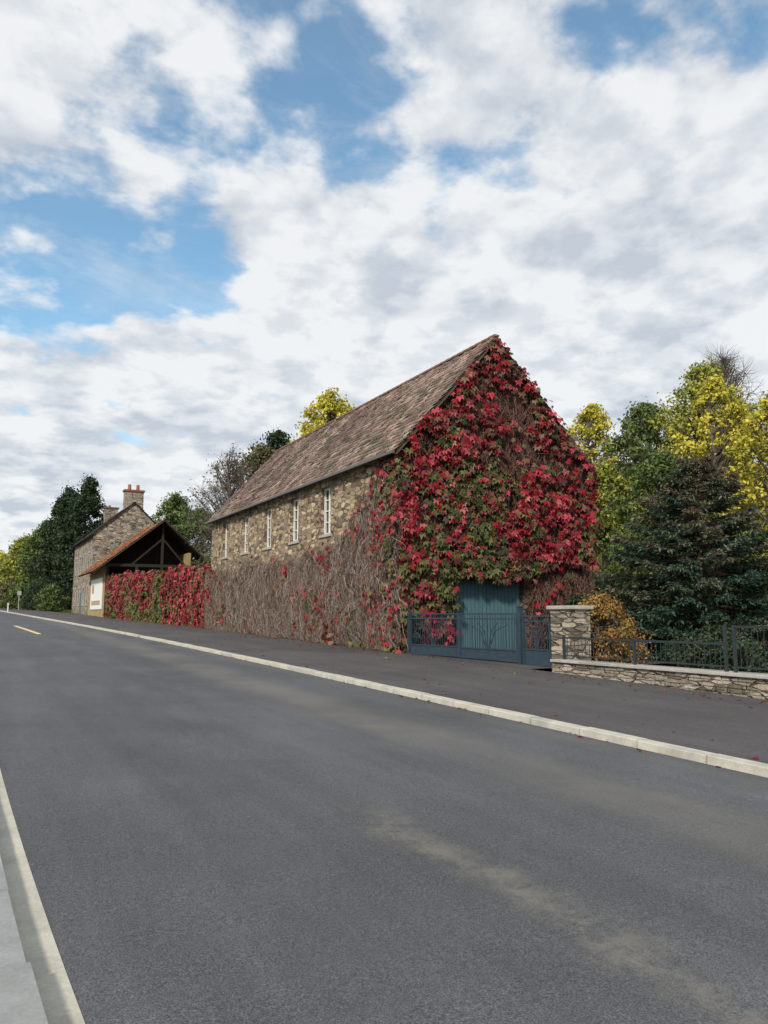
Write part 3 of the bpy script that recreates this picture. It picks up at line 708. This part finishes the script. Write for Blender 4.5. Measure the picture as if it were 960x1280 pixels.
def spruce(name,x,y,H,Rm,seed):
    global rng
    old=rng;rng=np.random.default_rng(seed);z0=float(zg(y));e=empty(name);parts=[];BP=[];BR=[];Cs=[];Ts=[];Ns=[];cs=[]
    nl=18
    for i in range(nl):
        f=i/nl;z=.2+(H-.3)*f;rl=Rm*(1-f**1.55)**.9+.10;nb=int(7+10*rl/Rm)
        for k in range(nb):
            a=k*6.283/nb+rng.normal(0,.18)+i*1.3;L=rl*rng.uniform(.76,1.2)*(1+.1*math.sin(3*a));dz=rng.uniform(-.14,.14)
            s=np.linspace(0,1,5);rise=(-.10*s-.25*s**2+.22*s**4+.38*f*s)*L
            P=np.stack([x+np.cos(a)*L*s,y+np.sin(a)*L*s,z0+np.maximum(z+rise+dz,.08)],1);BP.append(P);BR.append(np.linspace(.035,.008,5))
            m=int(34+105*L/Rm);u=rng.uniform(.25,1.02,m)**.7
            Q=np.stack([np.interp(u,s,P[:,j]) for j in range(3)],1)
            side=np.array([-np.sin(a),np.cos(a),0]);o=rng.normal(0,1,m)*(.22*L*(1.1-u)+.03)
            Q=Q+side*o[:,None];Q[:,2]+=.05-.36*np.abs(o)+rng.normal(0,.02,m)
            dirv=np.array([np.cos(a),np.sin(a),.05])[None]*1.2+side[None]*np.sign(o)[:,None]*.6
            base=rng.normal(0,.16)
            w0=np.clip(-.18+.62*f+.45*(u-.75)+rng.normal(0,.13,m)+base+.5*(noise2(np.full(m,a*2),np.full(m,z),seed,.8)-.5),0,.85)
            for r_ in range(3):
                Cs.append(Q+rng.normal(0,.02,Q.shape));Ts.append(dirv+rng.normal(0,.35,Q.shape));Ns.append(nrm(rng.normal(0,.45,Q.shape)+np.array([0,0,1])))
                w=w0[:,None]
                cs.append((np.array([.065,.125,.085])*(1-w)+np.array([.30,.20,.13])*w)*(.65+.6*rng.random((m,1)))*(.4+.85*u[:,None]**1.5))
    V,F=tubes(np.array(BP),np.array(BR),3);parts.append((V,F,(.1,.07,.05)))
    tp=np.array([[x,y,z0-.1],[x,y,z0+H*.5],[x,y,z0+H*.99]]);parts.append((*tubes(tp[None],np.array([[.16,.09,.01]]),8),(.07,.05,.035)))
    V,F,c=merge(parts);mesh('trunk_and_branches',V,F,M_bark,c,e)
    C=np.concatenate(Cs);n=len(C)
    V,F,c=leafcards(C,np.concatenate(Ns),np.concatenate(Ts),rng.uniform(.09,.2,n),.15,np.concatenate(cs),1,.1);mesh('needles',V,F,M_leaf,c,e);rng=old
spruce('spruce_tree',19.95,16.4,6.5,3.0,200)
g=Geo();g.beam((3.9,98,zg(98)),(3.9,98,zg(98)+1.1),.12);g.beam((3.9,98,zg(98)+.8),(3.9,98,zg(98)+.95),.16);g.out('verge_marker_post',M_white)
g=Geo();g.beam((5.9,116,zg(116)),(5.9,116,zg(116)+2.6),.10);g.beam((5.9,115.9,zg(116)+2.0),(5.9,115.9,zg(116)+2.6),.5,.06,up=(0,1,0));g.out('traffic_sign',M_cap)
pole=empty('utility_pole');g=Geo();z=float(zg(16));g.beam((36,15,z-.2),(36,15,11.2),.26);g.beam((35.3,15,10.6),(36.7,15,10.6),.1);g.out('mast',M_timber,pole)
p0=np.array([17.6,Y0-.35,7.55]);p1=np.array([36,15,10.5]);s=np.linspace(0,1,24);P=p0+(p1-p0)*s[:,None];P[:,2]-=.9*4*s*(1-s)
V,F=tubes(P[None],np.full((1,24),.016),5);mesh('overhead_cable',V,F,M_dark)
# ------------------------------------------------------------------ light & sky
sd=Vector((-.66,-.58,.60)).normalized()
sun=bpy.data.lights.new('sun','SUN');sun.energy=4.2;sun.angle=R(6);sun.color=(1,.93,.83)
so=bpy.data.objects.new('sun',sun);scene.collection.objects.link(so);so.rotation_euler=sd.to_track_quat('Z','Y').to_euler()
w=bpy.data.worlds.new('World');scene.world=w;w.use_nodes=True;nt=w.node_tree;nt.nodes.clear()
def N_(k,**kw):
    x=nt.nodes.new('ShaderNode'+k)
    for a,b in kw.items(): setattr(x,a,b)
    return x
L=nt.links.new
def mth(op,a,b=0.,clamp=False):
    x=N_('Math',operation=op);x.use_clamp=clamp
    for i,v in enumerate((a,b)):
        if isinstance(v,(int,float)): x.inputs[i].default_value=v
        else: L(v,x.inputs[i])
    return x.outputs[0]
def mrr(v,a,b,c,d):
    x=N_('MapRange',interpolation_type='SMOOTHSTEP');L(v,x.inputs[0])
    for i,q in enumerate((a,b,c,d)): x.inputs[i+1].default_value=q
    return x.outputs[0]
sky=N_('TexSky',sky_type='NISHITA');sky.sun_disc=False;sky.sun_elevation=math.asin(sd.z);sky.sun_rotation=math.atan2(sd.x,sd.y);sky.altitude=100;sky.dust_density=.5;sky.ozone_density=1.6
tint=N_('Mix',data_type='RGBA',blend_type='MULTIPLY');tint.inputs[0].default_value=1;L(sky.outputs[0],tint.inputs[6]);tint.inputs[7].default_value=(1.1,1.40,1.32,1)
bg1=N_('Background');bg1.inputs[1].default_value=.15;L(tint.outputs[2],bg1.inputs[0])
tc=N_('TexCoord');nv=N_('VectorMath',operation='NORMALIZE');L(tc.outputs['Generated'],nv.inputs[0]);D=nv.outputs[0]
sp=N_('SeparateXYZ');L(D,sp.inputs[0]);dz=mth('ADD',mth('MAXIMUM',sp.outputs[2],0.),.20)
cb=N_('CombineXYZ');L(mth('DIVIDE',sp.outputs[0],dz),cb.inputs[0]);L(mth('DIVIDE',sp.outputs[1],dz),cb.inputs[1])
def nz(sc,det,rough,dist=0,off=(0,0,0),scale=(1,1,1),rot=0):
    m=N_('Mapping');m.inputs['Location'].default_value=off;m.inputs['Scale'].default_value=scale;m.inputs['Rotation'].default_value=(0,0,rot);L(cb.outputs[0],m.inputs[0])
    x=N_('TexNoise');x.inputs['Scale'].default_value=sc;x.inputs['Detail'].default_value=det;x.inputs['Roughness'].default_value=rough;x.inputs['Distortion'].default_value=dist;L(m.outputs[0],x.inputs[0]);return x.outputs['Fac']
a=nz(2.6,10,.55,.2,(3.1,1.7,0));b=nz(8.5,8,.52,.1,(7.7,2.2,0));c3=nz(4.4,9,.58,.2,(1.2,5.5,0),(1,1.3,1),.5)
v=mth('ADD',mth('ADD',mth('MULTIPLY',a,.42),mth('MULTIPLY',b,.34)),mth('MULTIPLY',c3,.24))
v=mth('ADD',v,.066)
YAW=28.2
for az,el,rad,wt in [(-1,34,6.5,-.10),(-17,29,7,-.10),(-25,23,6,-.12),(10,30,5,-.08),(24,37,6,-.08),(-14,23.5,4,-.09),(-7,39,5,-.04),
                     (20,25,11,.09),(6,37,4,.08),(-9.5,26.5,4,.09),(-24,36,8,.06),(4,22,8,.07),(-28,15,8,.03),(-10,17,8,.05),(12,15,12,.07)]:
    A_=R(az+YAW);E=R(el);vec=(math.sin(A_)*math.cos(E),math.cos(A_)*math.cos(E),math.sin(E))
    d=N_('VectorMath',operation='DOT_PRODUCT');L(D,d.inputs[0]);d.inputs[1].default_value=vec
    v=mth('ADD',v,mrr(d.outputs['Value'],math.cos(R(rad*1.4)),1.0,0,wt))
v=mth('ADD',v,mrr(sp.outputs[2],.0,.35,.08,0))
mask=mrr(v,.445,.565,.06,1)
wisp=mrr(nz(1.6,10,.68,.8,(9.2,4.4,0),(1,1.8,1),.9),.42,.75,0,.4)
mask=mth('MAXIMUM',mask,wisp)
sh1=nz(3.0,8,.55,.2,(3.25,1.9,0));b2=nz(8.5,8,.52,.1,(7.80,2.30,0))
rel=mth('ADD',mth('MULTIPLY',mth('SUBTRACT',b,b2),1.8),.5)
bri=mth('ADD',mth('ADD',mth('MULTIPLY',mrr(sh1,.34,.60,0,1),.45),mth('MULTIPLY',mrr(b,.34,.62,0,1),.2)),mth('MULTIPLY',mrr(rel,.15,.85,0,1),.35))
cr=N_('ValToRGB');e=cr.color_ramp.elements;e[0].position=0.12;e[0].color=(.56,.61,.68,1);e[1].position=.78;e[1].color=(.89,.905,.92,1);L(bri,cr.inputs[0])
bg2=N_('Background');bg2.inputs[1].default_value=1.0;L(cr.outputs[0],bg2.inputs[0])
mx=N_('MixShader');L(mth('MULTIPLY',mask,.97),mx.inputs[0]);L(bg1.outputs[0],mx.inputs[1]);L(bg2.outputs[0],mx.inputs[2])
ow=N_('OutputWorld');L(mx.outputs[0],ow.inputs[0])
# ------------------------------------------------------------------ camera
cam=bpy.data.cameras.new('camera');cam.sensor_fit='VERTICAL';cam.sensor_height=36;cam.lens=27;cam.clip_end=3000;cam.clip_start=.05
co=bpy.data.objects.new('camera',cam);scene.collection.objects.link(co);co.location=(0,0,1.74);co.rotation_euler=(R(90+7.6),0,R(-28.2))
scene.camera=co
scene.view_settings.view_transform='Standard';scene.view_settings.look='None';scene.view_settings.exposure=0
